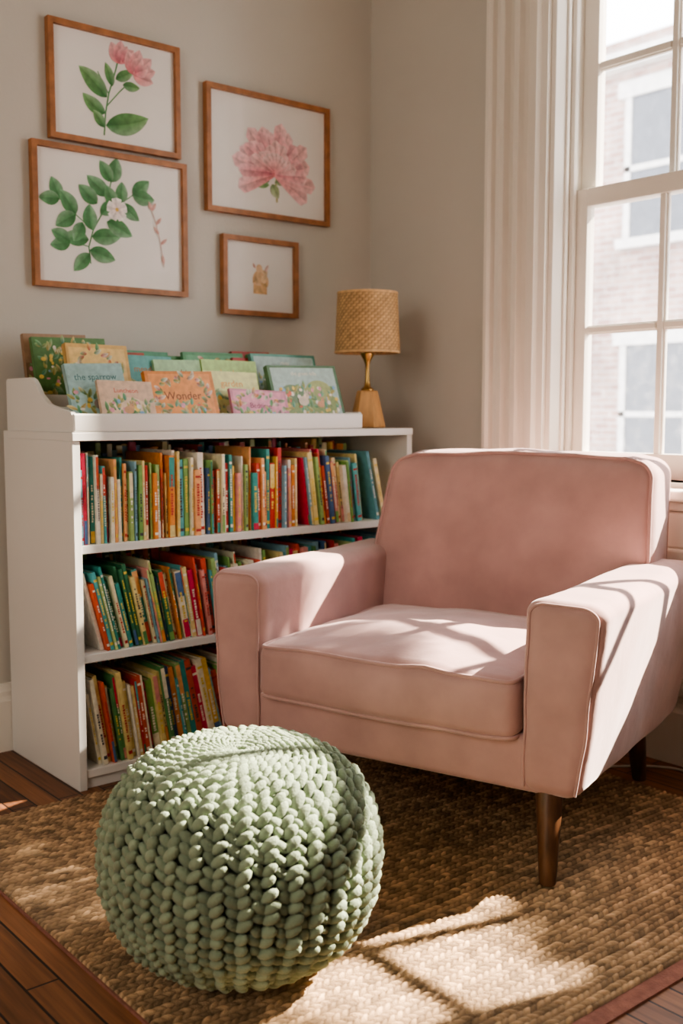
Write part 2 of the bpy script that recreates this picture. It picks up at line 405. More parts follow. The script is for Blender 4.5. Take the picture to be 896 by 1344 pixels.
def row1(mb):
    shelf_row(mb,IX0+.002,IX0+.72,.6525,BY0+.018,(.165,.245),(.006,.0145),lambda x:random.choice([0,0,.01,.015]))
    shelf_row(mb,IX0+.76,IX0+.985,.6525,BY0+.018,(.18,.235),(.007,.015),lambda x:.13)
    add_book(mb,IX0+1.035,BY0+.02,.6525,.012,.225,.2,.22,(.12,.33,.38))
    add_book(mb,IX0+1.06,BY0+.02,.6525,.014,.20,.2,.22,(.80,.66,.40))
    shelf_row(mb,IX0+.05,IX1-.05,.6525,BY0+.235,(.22,.262),(.01,.02),lambda x:0,dr=(.17,.19))
def row2(mb):
    shelf_row(mb,IX0+.06,IX0+.62,.3625,BY0+.018,(.18,.235),(.006,.0145),lambda x:.27-.18*min(1,(x-IX0)/.6))
    shelf_row(mb,IX0+.66,IX1-.01,.3625,BY0+.02,(.19,.24),(.009,.017),lambda x:.08)
    shelf_row(mb,IX0+.07,IX1-.03,.3625,BY0+.23,(.21,.25),(.01,.02),lambda x:.1,dr=(.17,.19))
def row3(mb):
    shelf_row(mb,IX0+.045,IX0+.60,.0525,BY0+.018,(.20,.25),(.008,.018),lambda x:.19-.05*math.sin(x*9))
    shelf_row(mb,IX0+.65,IX1-.01,.0525,BY0+.02,(.19,.24),(.009,.017),lambda x:.1)
    shelf_row(mb,IX0+.07,IX1-.03,.0525,BY0+.23,(.22,.26),(.01,.02),lambda x:.1,dr=(.17,.19))
bob('upper_row',row1); bob('middle_row',row2); bob('lower_row',row3)

# ------------------------------------------------------------ flat drawing helper (frame M maps (u,v,n)->world)
class Draw:
    def __init__(s,mb,M,step=.00012,sc=1.0,wf=1.0): s.mb=mb; s.M=M; s.k=0; s.step=step; s.sc=sc; s.wf=wf
    def P(s,u,v): return s.M@Vector((u*s.sc,v*s.sc,s.k*s.step))
    def leaf(s,u,v,L,W,ang,c1,c2,bend=0.0,tipw=0):
        s.k+=1; n=10; a=math.radians(ang); pts=[]; W=W*s.wf
        x,y=u,v; 
        for i in range(n+1):
            t=i/n; aa=a+bend*t
            w=W*.5*(math.sin(math.pi*t**.85)**.8 if 0<t<1 else 0)
            if tipw: w=W*.5*math.sin(math.pi*min(1,t*.5+.04))**.8 if t<.86 else W*.5*math.sqrt(max(0,1-((t-.86)/.14)**2))*.98
            nx,ny=-math.sin(aa),math.cos(aa)
            pts.append(((x,y),(x+nx*w,y+ny*w),(x-nx*w,y-ny*w)))
            x+=math.cos(aa)*L/n; y+=math.sin(aa)*L/n
        for i in range(n):
            m0,l0,r0=pts[i]; m1,l1,r1=pts[i+1]; t0=i/n; t1=(i+1)/n
            mix=lambda A,B,t: tuple(A[j]*(1-t)+B[j]*t for j in range(3))
            ca,cb=mix(c1,c2,t0),mix(c1,c2,t1); da=tuple(q*.72 for q in ca); db=tuple(q*.72 for q in cb)
            s.mb.poly([s.P(*m0),s.P(*m1),s.P(*l1),s.P(*l0)],cols=[da,db,cb,ca])
            s.mb.poly([s.P(*m0),s.P(*r0),s.P(*r1),s.P(*m1)],cols=[ca,mix(ca,(1,1,1),.15),mix(cb,(1,1,1),.15),cb])
    def stem(s,pts,w,col):
        s.k+=1
        for (a,b) in zip(pts[:-1],pts[1:]):
            dx,dy=b[0]-a[0],b[1]-a[1]; l=math.hypot(dx,dy) or 1; nx,ny=-dy/l*w/2,dx/l*w/2
            s.mb.poly([s.P(a[0]+nx,a[1]+ny),s.P(a[0]-nx,a[1]-ny),s.P(b[0]-nx,b[1]-ny),s.P(b[0]+nx,b[1]+ny)],col)
    def blob(s,u,v,ru,rv,col,n=16,col2=None):
        s.k+=1
        pts=[s.P(u+ru*math.cos(2*math.pi*i/n),v+rv*math.sin(2*math.pi*i/n)) for i in range(n)]
        s.mb.poly(pts,cols=[(col2 if (col2 and i>n/2) else col) for i in range(n)])
    def rect(s,u0,v0,u1,v1,col):
        s.k+=1; s.mb.poly([s.P(u0,v0),s.P(u1,v0),s.P(u1,v1),s.P(u0,v1)],col)
    def text(s,string,u,v,size,col,align='CENTER'):
        s.k+=2
        cu=bpy.data.curves.new('t','FONT'); cu.body=string; cu.size=size; cu.align_x=align; cu.resolution_u=3
        o=bpy.data.objects.new('t',cu); COL.objects.link(o)
        dg=bpy.context.evaluated_depsgraph_get(); dg.update()
        me=o.evaluated_get(dg).to_mesh()
        vs=[(p.co.x+u,p.co.y+v,s.k*s.step) for p in me.vertices]; fs=[tuple(p.vertices) for p in me.polygons]
        s.mb.mesh(vs,fs,col,s.M)
        o.evaluated_get(dg).to_mesh_clear(); bpy.data.objects.remove(o)

# ------------------------------------------------------------ framed prints
PK1,PK2,PK3=(.76,.27,.29),(.82,.50,.49),(.68,.19,.23)
G1,G2,G3=(.06,.21,.07),(.22,.42,.17),(.10,.28,.11)
def frame(name,x0,x1,z0,z1,art,sc=1.0,wf=1.0):
    e=empty(name,(x0,-.0,z0)); W=x1-x0;H=z1-z0; f=.0165; dp=.026
    mb=MB()
    for (a,b,c,d) in (((0,0),(W,0),(W-f,f),(f,f)),((W,0),(W,H),(W-f,H-f),(W-f,f)),((W,H),(0,H),(f,H-f),(W-f,H-f)),((0,H),(0,0),(f,f),(f,H-f))):
        q=[a,b,c,d]
        F=[(p[0],-dp,p[1]) for p in q]; B=[(p[0],-.002,p[1]) for p in q]
        mb.poly(F); mb.poly(B[::-1])
        for i in range(4):
            j=(i+1)%4; mb.poly([F[i],B[i],B[j],F[j]])
    mb.obj('moulding',M_frame,e)
    boxes('backing_mat',[((f*.6,-.012,f*.6),(W-f*.6,-.004,H-f*.6))],M_mat,e)
    ma=MB(); M=Matrix(((1,0,0,W/2),(0,0,-1,-.0125),(0,1,0,H/2),(0,0,0,1)))
    D=Draw(ma,M,.00007,sc,wf); art(D,W,H); ma.obj('botanical_art',M_art,e)
    g=MB(); g.poly([(f*.8,-.0215,f*.8),(W-f*.8,-.0215,f*.8),(W-f*.8,-.0215,H-f*.8),(f*.8,-.0215,H-f*.8)]); g.obj('glazing',M_picglass,e)
def artA(D,W,H):
    D.stem([(-.035,-.115),(-.03,-.06),(-.02,-.01),(.0,.05),(.01,.085)],.004,G3)
    D.stem([(-.025,-.04),(.01,.0),(.03,.02)],.003,G3); D.stem([(-.02,-.01),(-.05,.04)],.003,G3)
    for u,v,L,Wd,a,b in ((-.025,-.02,.10,.038,135,.2),(-.03,-.06,.075,.03,160,-.5),(-.03,-.09,.13,.045,8,.35),(-.032,-.095,.05,.022,130,0),(.0,.03,.06,.022,25,.2),(-.01,.01,.06,.02,100,.3),(.02,.02,.05,.02,-5,.2)):
        D.leaf(u,v,L,Wd,a,G1,G2,b)
    for u,v,L,Wd,a in ((.01,.07,.055,.03,110),(.01,.07,.06,.03,80),(.01,.07,.055,.026,60),(.02,.075,.05,.03,45),
                       (.05,.05,.06,.03,100),(.05,.05,.07,.034,70),(.05,.05,.075,.034,40),(.05,.05,.07,.03,15),(.05,.05,.06,.028,-12),(.05,.055,.05,.03,55),(.055,.055,.045,.026,25)):
        D.leaf(u,v,L,Wd,a,random.choice([PK1,PK3]),PK2,.1)
def artB(D,W,H):
    o=-.02
    S=[(-.055,-.13),(-.06,-.08),(-.045,-.03),(-.01,.03),(.01,.09),(.02,.13)]
    sh=lambda L:[(a+o,b) for a,b in L]
    D.stem(sh(S),.004,G3); D.stem(sh([(-.045,-.03),(-.10,.01),(-.15,.05)]),.003,G3); D.stem(sh([(-.01,.03),(.05,.06),(.09,.09)]),.003,G3); D.stem(sh([(-.058,-.08),(-.12,-.07)]),.003,G3)
    for u,v,L,Wd,a in ((.02,.12,.07,.035,70),(.02,.12,.065,.03,120),(.01,.08,.08,.035,150),(.09,.09,.07,.032,40),(.09,.09,.07,.034,-10),(.05,.06,.07,.03,-40),(.05,.06,.06,.03,85),
        (-.15,.05,.06,.03,110),(-.15,.05,.06,.03,180),(-.10,.01,.075,.035,120),(-.10,.01,.07,.034,205),(-.05,-.03,.07,.034,100),(-.06,-.06,.08,.034,175),
        (-.12,-.07,.06,.03,200),(-.12,-.07,.06,.03,150),(-.05,-.05,.09,.036,5),(-.058,-.09,.08,.034,-15),(-.058,-.1,.07,.03,225),(.0,.0,.085,.036,-20),(-.02,.02,.07,.03,40),
        (-.03,.05,.07,.034,140),(-.08,-.01,.06,.03,250),(.03,.05,.06,.03,120)):
        D.leaf(u+o,v,L*1.1,Wd*1.1,a,G1,(.18,.40,.20),random.uniform(-.3,.3))
    for a in range(0,360,72): D.leaf(.035+o,.04,.035,.026,a+20,(.84,.70,.66),(.90,.86,.82),0,1)
    D.blob(.035+o,.04,.006,.006,(.75,.5,.15))
    D.stem([(.175,-.12),(.165,-.05),(.15,.01),(.135,.05)],.002,(.5,.3,.22))
    for u,v,a in ((.165,-.05,40),(.16,-.02,130),(.15,.01,50),(.135,.05,110),(.135,.05,60),(.175,-.11,100)): D.leaf(u,v,.03,.009,a,(.65,.35,.30),(.75,.5,.42))
def artC(D,W,H):
    D.stem([(.03,-.135),(.025,-.09),(.03,-.04)],.007,(.45,.4,.2))
    D.leaf(-.0,-.075,.12,.04,150,G3,(.35,.5,.25),.3); D.leaf(.0,-.085,.09,.035,175,G2,(.4,.55,.3),-.3); D.leaf(.02,-.075,.08,.03,15,(.3,.42,.2),(.5,.5,.35),.5); D.leaf(.01,-.08,.05,.035,-60,(.3,.42,.2),(.45,.5,.3),0)
    for i in range(16):
        a=-25+i*15; D.leaf(.02,-.05,.15+.02*math.sin(i*2.1),.05,a,PK1,(.88,.58,.58),random.uniform(-.15,.15),1)
    for i in range(12):
        a=0+i*16.5; D.leaf(.02,-.045,.125+.015*math.sin(i*3),.042,a,PK3,(.86,.50,.52),random.uniform(-.15,.15),1)
    for i in range(9):
        a=20+i*17; D.leaf(.02,-.045,.09+.015*math.sin(i*5),.036,a,PK1,(.88,.60,.59),random.uniform(-.2,.2),1)
    for i in range(6):
        a=40+i*20; D.leaf(.02,-.04,.06,.024,a,PK1,(.88,.66,.64),0,1)
def artD(D,W,H):
    br=(.72,.48,.26)
    D.rect(-.028,-.055,.028,-.02,br); D.leaf(-.03,-.02,.075,.05,35,(.7,.45,.25),(.8,.6,.38)); D.leaf(.03,-.03,.07,.04,125,(.66,.42,.2),(.78,.58,.34))
    D.blob(0,.0,.016,.02,(.72,.5,.3)); D.blob(-.004,.03,.013,.014,(.76,.55,.35)); D.blob(.015,-.005,.012,.014,(.8,.6,.38))
    D.leaf(.02,.02,.03,.012,60,(.75,.5,.42),(.85,.68,.6)); D.leaf(-.02,.03,.02,.01,120,(.7,.4,.35),(.8,.6,.5))
frame('framed_print',-1.254,-.817,1.795,2.135,artA,1.18,1.25)
frame('framed_print.001',-1.313,-.797,1.366,1.782,artB,1.0,1.28)
frame('framed_print.002',-.720,-.212,1.651,2.055,artC,1.06,1.0)
frame('framed_print.003',-.662,-.352,1.322,1.582,artD,1.0,1.0)

# ------------------------------------------------------------ display rack on top
rk=empty('book_display_rack')
RX0,RX1=-1.417,-.443; zt=.9465
def cheek(name,xa,xb):
    pr=[(-.466,0),(-.466,.042),(-.460,.052),(-.40,.060),(-.33,.072),(-.28,.098),(-.25,.128),(-.235,.140),(-.215,.146),(-.055,.146),(-.045,.140),(-.045,0)]
    mb=MB(); 
    mb.poly([(xa,p[0],zt+p[1]) for p in pr]); mb.poly([(xb,p[0],zt+p[1]) for p in pr][::-1])
    for i in range(len(pr)):
        j=(i+1)%len(pr); mb.poly([(xa,pr[i][0],zt+pr[i][1]),(xa,pr[j][0],zt+pr[j][1]),(xb,pr[j][0],zt+pr[j][1]),(xb,pr[i][0],zt+pr[i][1])][::-1])
    mb.obj(name,M_white,rk,bevel=.003)
def cheek_low(name,xa,xb):
    boxes(name,[((xa,-.466,zt),(xb,-.045,zt+.052))],M_white,rk,bevel=.003)
cheek('end_panel_a',RX0,RX0+.012); cheek_low('end_panel_b',RX1-.012,RX1)
rbox('front_lip',(RX0,-.474,zt),(RX1,-.462,zt+.048),.0055,M_white,rk,n=(4,1,2))
boxes('tiers',[((RX0+.012,-.462,zt),(RX1-.012,-.045,zt+.012)),((RX0+.012,-.345,zt+.012),(RX1-.012,-.335,zt+.065)),((RX0+.012,-.215,zt+.012),(RX1-.012,-.205,zt+.10)),((RX0+.012,-.055,zt+.012),(RX1-.012,-.045,zt+.14)),
   ((RX0+.012,-.335,zt+.012),(RX1-.012,-.215,zt+.03)),((RX0+.012,-.205,zt+.012),(RX1-.012,-.055,zt+.045))],M_white,rk,bevel=.001)
db=empty('display_books')
DK=.80
def dk(c): return tuple(q*DK for q in c)
def flora(D,w,h,n,v0=-.44,v1=.1):
    for i in range(n):
        D.leaf(random.uniform(-.43,.42)*w,random.uniform(v0,v1)*h,random.uniform(.014,.032),.011,random.uniform(20,160),random.choice([(.10,.22,.08),(.06,.28,.2),(.4,.3,.08)]),random.choice([(.42,.48,.18),(.2,.45,.2),(.75,.6,.25)]),.2)
    for i in range(n//2):
        D.blob(random.uniform(-.44,.44)*w,random.uniform(v0,v1)*h,random.uniform(.003,.008),random.uniform(.003,.008),random.choice([(.75,.2,.12),(.8,.6,.15),(.82,.78,.68),(.25,.45,.65),(.75,.35,.42)]),8)
def critter(D,u,v,s,c):
    D.blob(u,v,s,s*.8,c); D.blob(u+s*.7,v+s*.8,s*.55,s*.5,tuple(min(1,q*1.1) for q in c)); D.leaf(u+s*.6,v+s*1.1,s*.8,s*.35,100,c,c); D.leaf(u+s*.9,v+s*1.1,s*.8,s*.35,70,c,c); D.blob(u+s*.85,v+s*.9,s*.08,s*.08,(.03,.02,.02),6)
def cover_art(D,w,h,kind,col,title,ink=None):
    c2=tuple(min(.80,c*1.2+.03) for c in col); c3=tuple(c*.45 for c in col)
    ink=ink or random.choice([(.30,.06,.04),(.42,.16,.04),(.05,.15,.15)])
    if kind=='garden':
        flora(D,w,h,110,-.46,.42)
        D.text(title,0,h*.30,h*.10,(.84,.76,.5))
    elif kind=='scene':
        D.rect(-.46*w,-.46*h,.46*w,.46*h,(.42,.56,.52)); D.blob(0,-.16*h,.44*w,.28*h,(.26,.34,.14)); D.blob(.18*w,.05*h,.2*w,.2*h,(.36,.42,.18)); D.blob(-.22*w,.02*h,.16*w,.16*h,(.18,.28,.15))
        flora(D,w,h,80,-.44,.14)
        critter(D,-.08*w,-.10*h,.10*h,(.70,.60,.48)); critter(D,.16*w,-.16*h,.07*h,(.60,.32,.18))
        D.text(title,0,h*.33,h*.09,(.90,.85,.72))
    elif kind=='title':
        D.rect(-.45*w,-.45*h,.45*w,.45*h,c2)
        for i in range(44): 
            a=i*math.pi/22; rr=random.uniform(.33,.43); D.leaf(rr*w*math.cos(a),rr*h*math.sin(a),random.uniform(.018,.03),.012,random.uniform(0,360),random.choice([G1,c3,(.5,.08,.05)]),random.choice([G2,(.8,.52,.15),(.8,.74,.55)]),.4)
        D.text(title,0,-h*.02,h*.21,ink); flora(D,w*.7,h,14,-.34,-.12)
    elif kind=='stripe':
        D.rect(-.5*w,.14*h,.5*w,.5*h,c2); D.text(title,0,h*.22,h*.17,ink)
        flora(D,w,h,50,-.46,.08); critter(D,-.1*w,-.2*h,.10*h,(.8,.72,.6))
    else:
        D.text(title,0,h*.24,h*.14,ink)
        D.blob(0,-.12*h,.40*w,.26*h,c2); flora(D,w,h,46,-.44,.08); critter(D,.0*w,-.14*h,.11*h,random.choice([(.62,.36,.2),(.78,.7,.6),(.35,.28,.24)]))
def disp(mb,xc,y,z,w,h,col,kind,title,lean=20,roll=0,t=.010,ink=None):
    col=dk(col)
    R=Matrix.Translation((xc,y,z))@Matrix.Rotation(math.radians(roll),4,'Y')@Matrix.Rotation(math.radians(-lean),4,'X')
    mb.box((-w/2,0,0),(w/2,.0018,h),col,R); mb.box((-w/2,t-.0018,0),(w/2,t,h),col,R); mb.box((-w/2,0,0),(-w/2+.0018,t,h),col,R)
    mb.box((-w/2+.0018,.0018,.003),(w/2-.003,t-.0018,h-.003),PAGE,R)
    M=R@Matrix(((1,0,0,0),(0,0,-1,-.0003),(0,1,0,h/2),(0,0,0,1)))
    cover_art(Draw(mb,M,.000015),w,h,kind,col,title,ink)
mb=MB()
z1,z2,z3=zt+.0125,zt+.031,zt+.046
# back row
disp(mb,-1.290,-.145,z3,.19,.232,(.36,.22,.12),'stripe','tree',10,-1,.02)
disp(mb,-1.262,-.185,z3,.225,.224,(.14,.30,.10),'garden','wild woods',13,-1,.016)
disp(mb,-1.13,-.135,z3,.13,.205,(.62,.56,.40),'stripe','birds',12,1,.014)
disp(mb,-1.03,-.165,z3,.19,.196,(.06,.28,.14),'stripe','hello',14,1,.012,(.85,.8,.6))
disp(mb,-.93,-.145,z3,.14,.185,(.10,.32,.10),'plain','moon',14,0)
disp(mb,-.765,-.165,z3,.225,.200,(.14,.42,.20),'title','Forest',14,-.5,.014)
disp(mb,-.60,-.135,z3,.15,.210,(.45,.07,.05),'stripe','tales',14,0,.018)
disp(mb,-.56,-.165,z3,.15,.200,(.14,.36,.12),'plain','song',14,0,.014)
disp(mb,-.495,-.150,z3,.10,.185,(.50,.48,.30),'plain','fox',14)
# middle row
disp(mb,-1.235,-.300,z2,.190,.219,(.88,.56,.20),'title','bunny',16,.5,.018,(.30,.16,.05))
disp(mb,-1.13,-.270,z2,.12,.20,(.50,.10,.06),'plain','hens',15,0,.012)
disp(mb,-1.075,-.288,z2,.165,.192,(.16,.48,.44),'plain','meadow',16,1,.014)
disp(mb,-.965,-.300,z2,.18,.182,(.40,.62,.34),'stripe','robin',16,-1,.014)
disp(mb,-.80,-.305,z2,.20,.186,(.50,.72,.26),'stripe','lambs',16,.5,.014,(.85,.55,.15))
disp(mb,-.70,-.265,z2,.12,.196,(.52,.06,.05),'plain','owl',14,0,.014)
disp(mb,-.575,-.290,z2,.255,.213,(.16,.44,.34),'scene','river',16,0,.016)
# front row
disp(mb,-1.285,-.390,z1,.170,.180,(.42,.64,.62),'plain','the sparrow',18,-2,.016)
disp(mb,-1.225,-.427,z1,.165,.132,(.88,.64,.46),'plain','Luncheon',20,1,.01,(.6,.06,.05))
disp(mb,-1.040,-.417,z1,.222,.164,(.84,.32,.08),'title','Wonder',19,-1,.016,(.25,.08,.03))
disp(mb,-.855,-.395,z1,.190,.168,(.74,.76,.34),'stripe','garden',19,1,.012,(.78,.30,.05))
disp(mb,-.790,-.430,z1,.205,.112,(.76,.32,.42),'title','Bedtime',20,2,.01,(.30,.05,.10))
disp(mb,-.590,-.415,z1,.268,.194,(.12,.24,.12),'scene','the green hills',19,-1,.018)
mb.obj('picture_books',M_books,db)

# ------------------------------------------------------------ table lamp
lp=empty('table_lamp',(-.322,-.355,.9465))
def frustum():
    v=[];z=[(.0,.057),(.004,.061),(.116,.036),(.122,.033)]
    for zz,r in z:
        for i in range(6):
            a=math.radians(60*i+12); v.append((r*math.cos(a),r*math.sin(a),zz))
    f=[]
    for j in range(3):
        for i in range(6):
            k=(i+1)%6; f.append((j*6+i,j*6+k,j*6+6+k,j*6+6+i))
    f.append(tuple(range(6))[::-1]); f.append(tuple(range(18,24)))
    me=bpy.data.meshes.new('wood_base'); me.from_pydata(v,[],f); me.materials.append(M_lampwood)
    o=bpy.data.objects.new('wood_base',me); COL.objects.link(o); o.parent=lp
    md=o.modifiers.new('b','BEVEL'); md.width=.002; md.segments=2
frustum()
lathe('brass_neck',[(.020,.120),(.021,.127),(.012,.134),(.0085,.150),(.0065,.18),(.007,.205),(.012,.220),(.020,.233),(.023,.243),(.010,.248),(.008,.27),(.014,.275),(.014,.31),(.008,.315)],32,M_brass,lp)
lathe('bulb',[(.010,.312),(.016,.325),(.026,.345),(.028,.362),(.020,.382),(.004,.392)],24,simple('frosted_bulb',(.85,.83,.78),.3),lp)
def shade():
    na,nz_=192,66; r0,r1,z0,z1=.106,.097,.243,.440
    mb=MB(); V=[];Cc=[]
    for inner in (0,1):
        for j in range(nz_+1):
            t=j/nz_; z=z0+(z1-z0)*t
            for i in range(na):
                a=2*math.pi*i/na
                u=i/3.0; w=j/3.0
                s=1 if (int(u)+int(w))%2==0 else 0
                fu=math.sin(math.pi*(u%1)); fw=math.sin(math.pi*(w%1))
                hgt=(.0018 if s else .0008)*(fw if s else fu)
                if j in(0,1,2,nz_-2,nz_-1,nz_): hgt=.0022; s=1; fw=1
                r=r0+(r1-r0)*t+(hgt if not inner else -.002)
                V.append((r*math.cos(a),r*math.sin(a),z))
                k=.55+.45*(fw if s else fu); b=(.66,.43,.22) if s else (.54,.34,.16)
                Cc.append(tuple(q*k for q in b))
    mb.v=V
    off=(nz_+1)*na
    for inner in (0,1):
        for j in range(nz_):
            for i in range(na):
                k=(i+1)%na; q=[inner*off+j*na+i,inner*off+j*na+k,inner*off+(j+1)*na+k,inner*off+(j+1)*na+i]
                if inner: q=q[::-1]
                mb.f.append(tuple(q)); mb.c.append([Cc[x] for x in q])
    for j in (0,nz_):
        for i in range(na):
            k=(i+1)%na; q=[j*na+i,j*na+k,off+j*na+k,off+j*na+i]
            mb.f.append(tuple(q)); mb.c.append([(.5,.32,.15)]*4)
    mb.obj('woven_shade',M_weave,lp,smooth=True)
    for a in (0,120,240):
        c,s=math.cos(math.radians(a)),math.sin(math.radians(a))
        tube('shade_spoke',[(0.008*c,.008*s,.305),(.099*c,.099*s,.43)],.0015,M_brass,lp)
shade()

# ------------------------------------------------------------ armchair
ch=empty('armchair',(-.895,-1.674,0),math.radians(18))
W=.94
def nzd(p,s,a,seed=0): return a*noise.noise(Vector((p.x*s+seed,p.y*s,p.z*s)))
rbox('seat_base',(.012,.05,.19),(.74,W-.05,.315),.018,M_velvet,ch,n=(8,16,3))
FL=.05
def arm_warp(side):
    def f(p):
        tz=max(0,(p.z-.19)/.42)
        if side=='r': out=1-p.y/.13
        else: out=(p.y-(W-.13))/.13
        out=min(max(out,0),1)
        s=FL*tz**.8*out + .006*math.sin(math.pi*min(1,tz))*out
        y=p.y-s if side=='r' else p.y+s*.6
        dip=.010*math.sin(math.pi*min(1,max(0,p.x/.76)))*tz
        q=Vector((p.x,y,p.z-dip*.5))
        q.y+=nzd(q,6,.005,3); q.z+=nzd(q,5,.006,9)*tz
        q.x+=nzd(q,8,.005,15)
        q.y+=nzd(q,17,.0018,41)
        return q
    return f
rbox('arm_right',(0,0,.19),(.77,.13,.612),.036,M_velvet,ch,n=(30,6,18),warp=arm_warp('r'))
rbox('arm_left',(0,W-.13,.19),(.77,W,.612),.036,M_velvet,ch,n=(30,6,18),warp=arm_warp('l'))
def piping_arm(side):
    f=arm_warp(side); r=.036; o=r*.29; y0,y1=(0,.13) if side=='r' else (W-.13,W)
    pts=[];
    ya,yb=y0+o,y1-o; zt_=.612-o; R=r*.75
    for i in range(21): pts.append(Vector((o*.8,ya,.205+(zt_-R-.205)*i/20)))
    for i in range(1,9):
        a=math.pi-math.pi/2*i/8; pts.append(Vector((o*.8,ya+R+R*math.cos(a),zt_-R+R*math.sin(a))))
    for i in range(1,9):
        a=math.pi/2-math.pi/2*i/8; pts.append(Vector((o*.8,yb-R+R*math.cos(a),zt_-R+R*math.sin(a))))
    for i in range(1,21): pts.append(Vector((o*.8,yb,zt_-R+(.205-zt_+R)*i/20)))
    tube('arm_piping',[tuple(f(p)) for p in pts],.0032,M_velvet,ch)
piping_arm('r'); piping_arm('l')
def seat_warp(p):
    x0,x1,y0,y1=-.018,.64,.132,W-.132
    u=(p.x-x0)/(x1-x0)*2-1; v=(p.y-y0)/(y1-y0)*2-1
    cr=(1-min(1,abs(u))**2.5)*(1-min(1,abs(v))**2.5)
    tz=(p.z-.30)/.135
    q=Vector(p)
    if tz>.5: q.z+=.042*cr
    if u<-.5: q.x-=.020*(1-v*v)*math.sin(math.pi*min(1,max(0,tz)))
    if tz<.5: q.z-=.006*(1-v*v)
    q.z+=nzd(q,7,.008,1)*(1 if tz>.5 else .3); q.x+=nzd(q,7,.007,5)
    q.z+=nzd(q,16,.003,21)*(1 if tz>.5 else 0)
    return q
rbox('seat_cushion',(-.018,.132,.305),(.64,W-.132,.438),.028,M_velvet,ch,n=(34,40,6),warp=seat_warp)
def rect_path(lo,hi,R,n=8,m=20):
    (a0,b0),(a1,b1)=lo,hi; P=[]
    def seg(p,q): 
        for i in range(m): P.append((p[0]+(q[0]-p[0])*i/m,p[1]+(q[1]-p[1])*i/m))
    def arc(c,s):
        for i in range(n): a=s+math.pi/2*i/n; P.append((c[0]+R*math.cos(a),c[1]+R*math.sin(a)))
    seg((a0+R,b0),(a1-R,b0)); arc((a1-R,b0+R),-math.pi/2)
    seg((a1,b0+R),(a1,b1-R)); arc((a1-R,b1-R),0)
    seg((a1-R,b1),(a0+R,b1)); arc((a0+R,b1-R),math.pi/2)
    seg((a0,b1-R),(a0,b0+R)); arc((a0+R,b0+R),math.pi)
    return P
o=.028*.22
for zz in (.438-o,.305+o):
    tube('seat_piping',[tuple(seat_warp(Vector((a,b,zz)))) for a,b in rect_path((-.018+o,.132+o),(.64-o,W-.132-o),.022)],.0048,M_velvet,ch,True)
BH=.880
BYa,BYb=.042,W-.070
def back_warp(p):
    v=(p.y-BYa)/(BYb-BYa)*2-1; w=(p.z-.32)/(BH-.32)*2-1
    tx=(p.x-.60)/.175
    cr=(1-min(1,abs(v))**2.6)*(1-min(1,abs(w))**2.6)
    q=Vector(p)
    q.x+=(p.z-.42)*.20
    if tx<.5: q.x-=.034*cr
    else: q.x+=.012*cr
    q.z+=.013*(1-v*v)*max(0,w)
    q.z-=.016*max(0,abs(v)-.80)/.20*max(0,w)**2
    if v>0: q.y-=.034*v*max(0,(w+.0))
    else: q.y-=.010*v*max(0,w)
    q.x+=nzd(q,5,.010,2)+nzd(q,13,.003,31); q.z+=nzd(q,8,.008,7)*max(0,w)
    return q
rbox('back_rest',(.60,BYa,.32),(.775,BYb,BH),.040,M_velvet,ch,n=(6,36,28),warp=back_warp)
o=.040*.24
for xx in (.60+o,.775-o):
    tube('back_piping',[tuple(back_warp(Vector((xx,a,b)))) for a,b in rect_path((BYa+o,.32+o),(BYb-o,BH-o),.034)],.0052,M_velvet,ch,True)
for nm,(tx,ty),(bx,by) in (('leg_front_right',(.045,.075),(-.008,.055)),('leg_front_left',(.045,W-.075),(-.008,W-.055)),('leg_back_right',(.69,.09),(.72,.08)),('leg_back_left',(.69,W-.09),(.72,W-.08))):
    v=[];f=[];S=24;prof=[(0,.017),(.02,.0185),(.5,.024),(.97,.030),(1,.030)]
    zb=.0138
    for t,r in prof:
        cx,cy,cz=bx+(tx-bx)*t,by+(ty-by)*t,zb+(.20-zb)*t
        for i in range(S): a=2*math.pi*i/S; v.append((cx+r*math.cos(a),cy+r*math.sin(a),cz))
    for j in range(len(prof)-1):
        for i in range(S): k=(i+1)%S; f.append((j*S+i,j*S+k,(j+1)*S+k,(j+1)*S+i))
    f.append(tuple(range(S))[::-1]); f.append(tuple((len(prof)-1)*S+i for i in range(S)))
    me=bpy.data.meshes.new(nm); me.from_pydata(v,[],f); me.materials.append(M_leg); me.polygons.foreach_set('use_smooth',[True]*len(me.polygons))
    ob=bpy.data.objects.new(nm,me); COL.objects.link(ob); ob.parent=ch
    md=ob.modifiers.new('es','EDGE_SPLIT'); md.split_angle=math.radians(50)

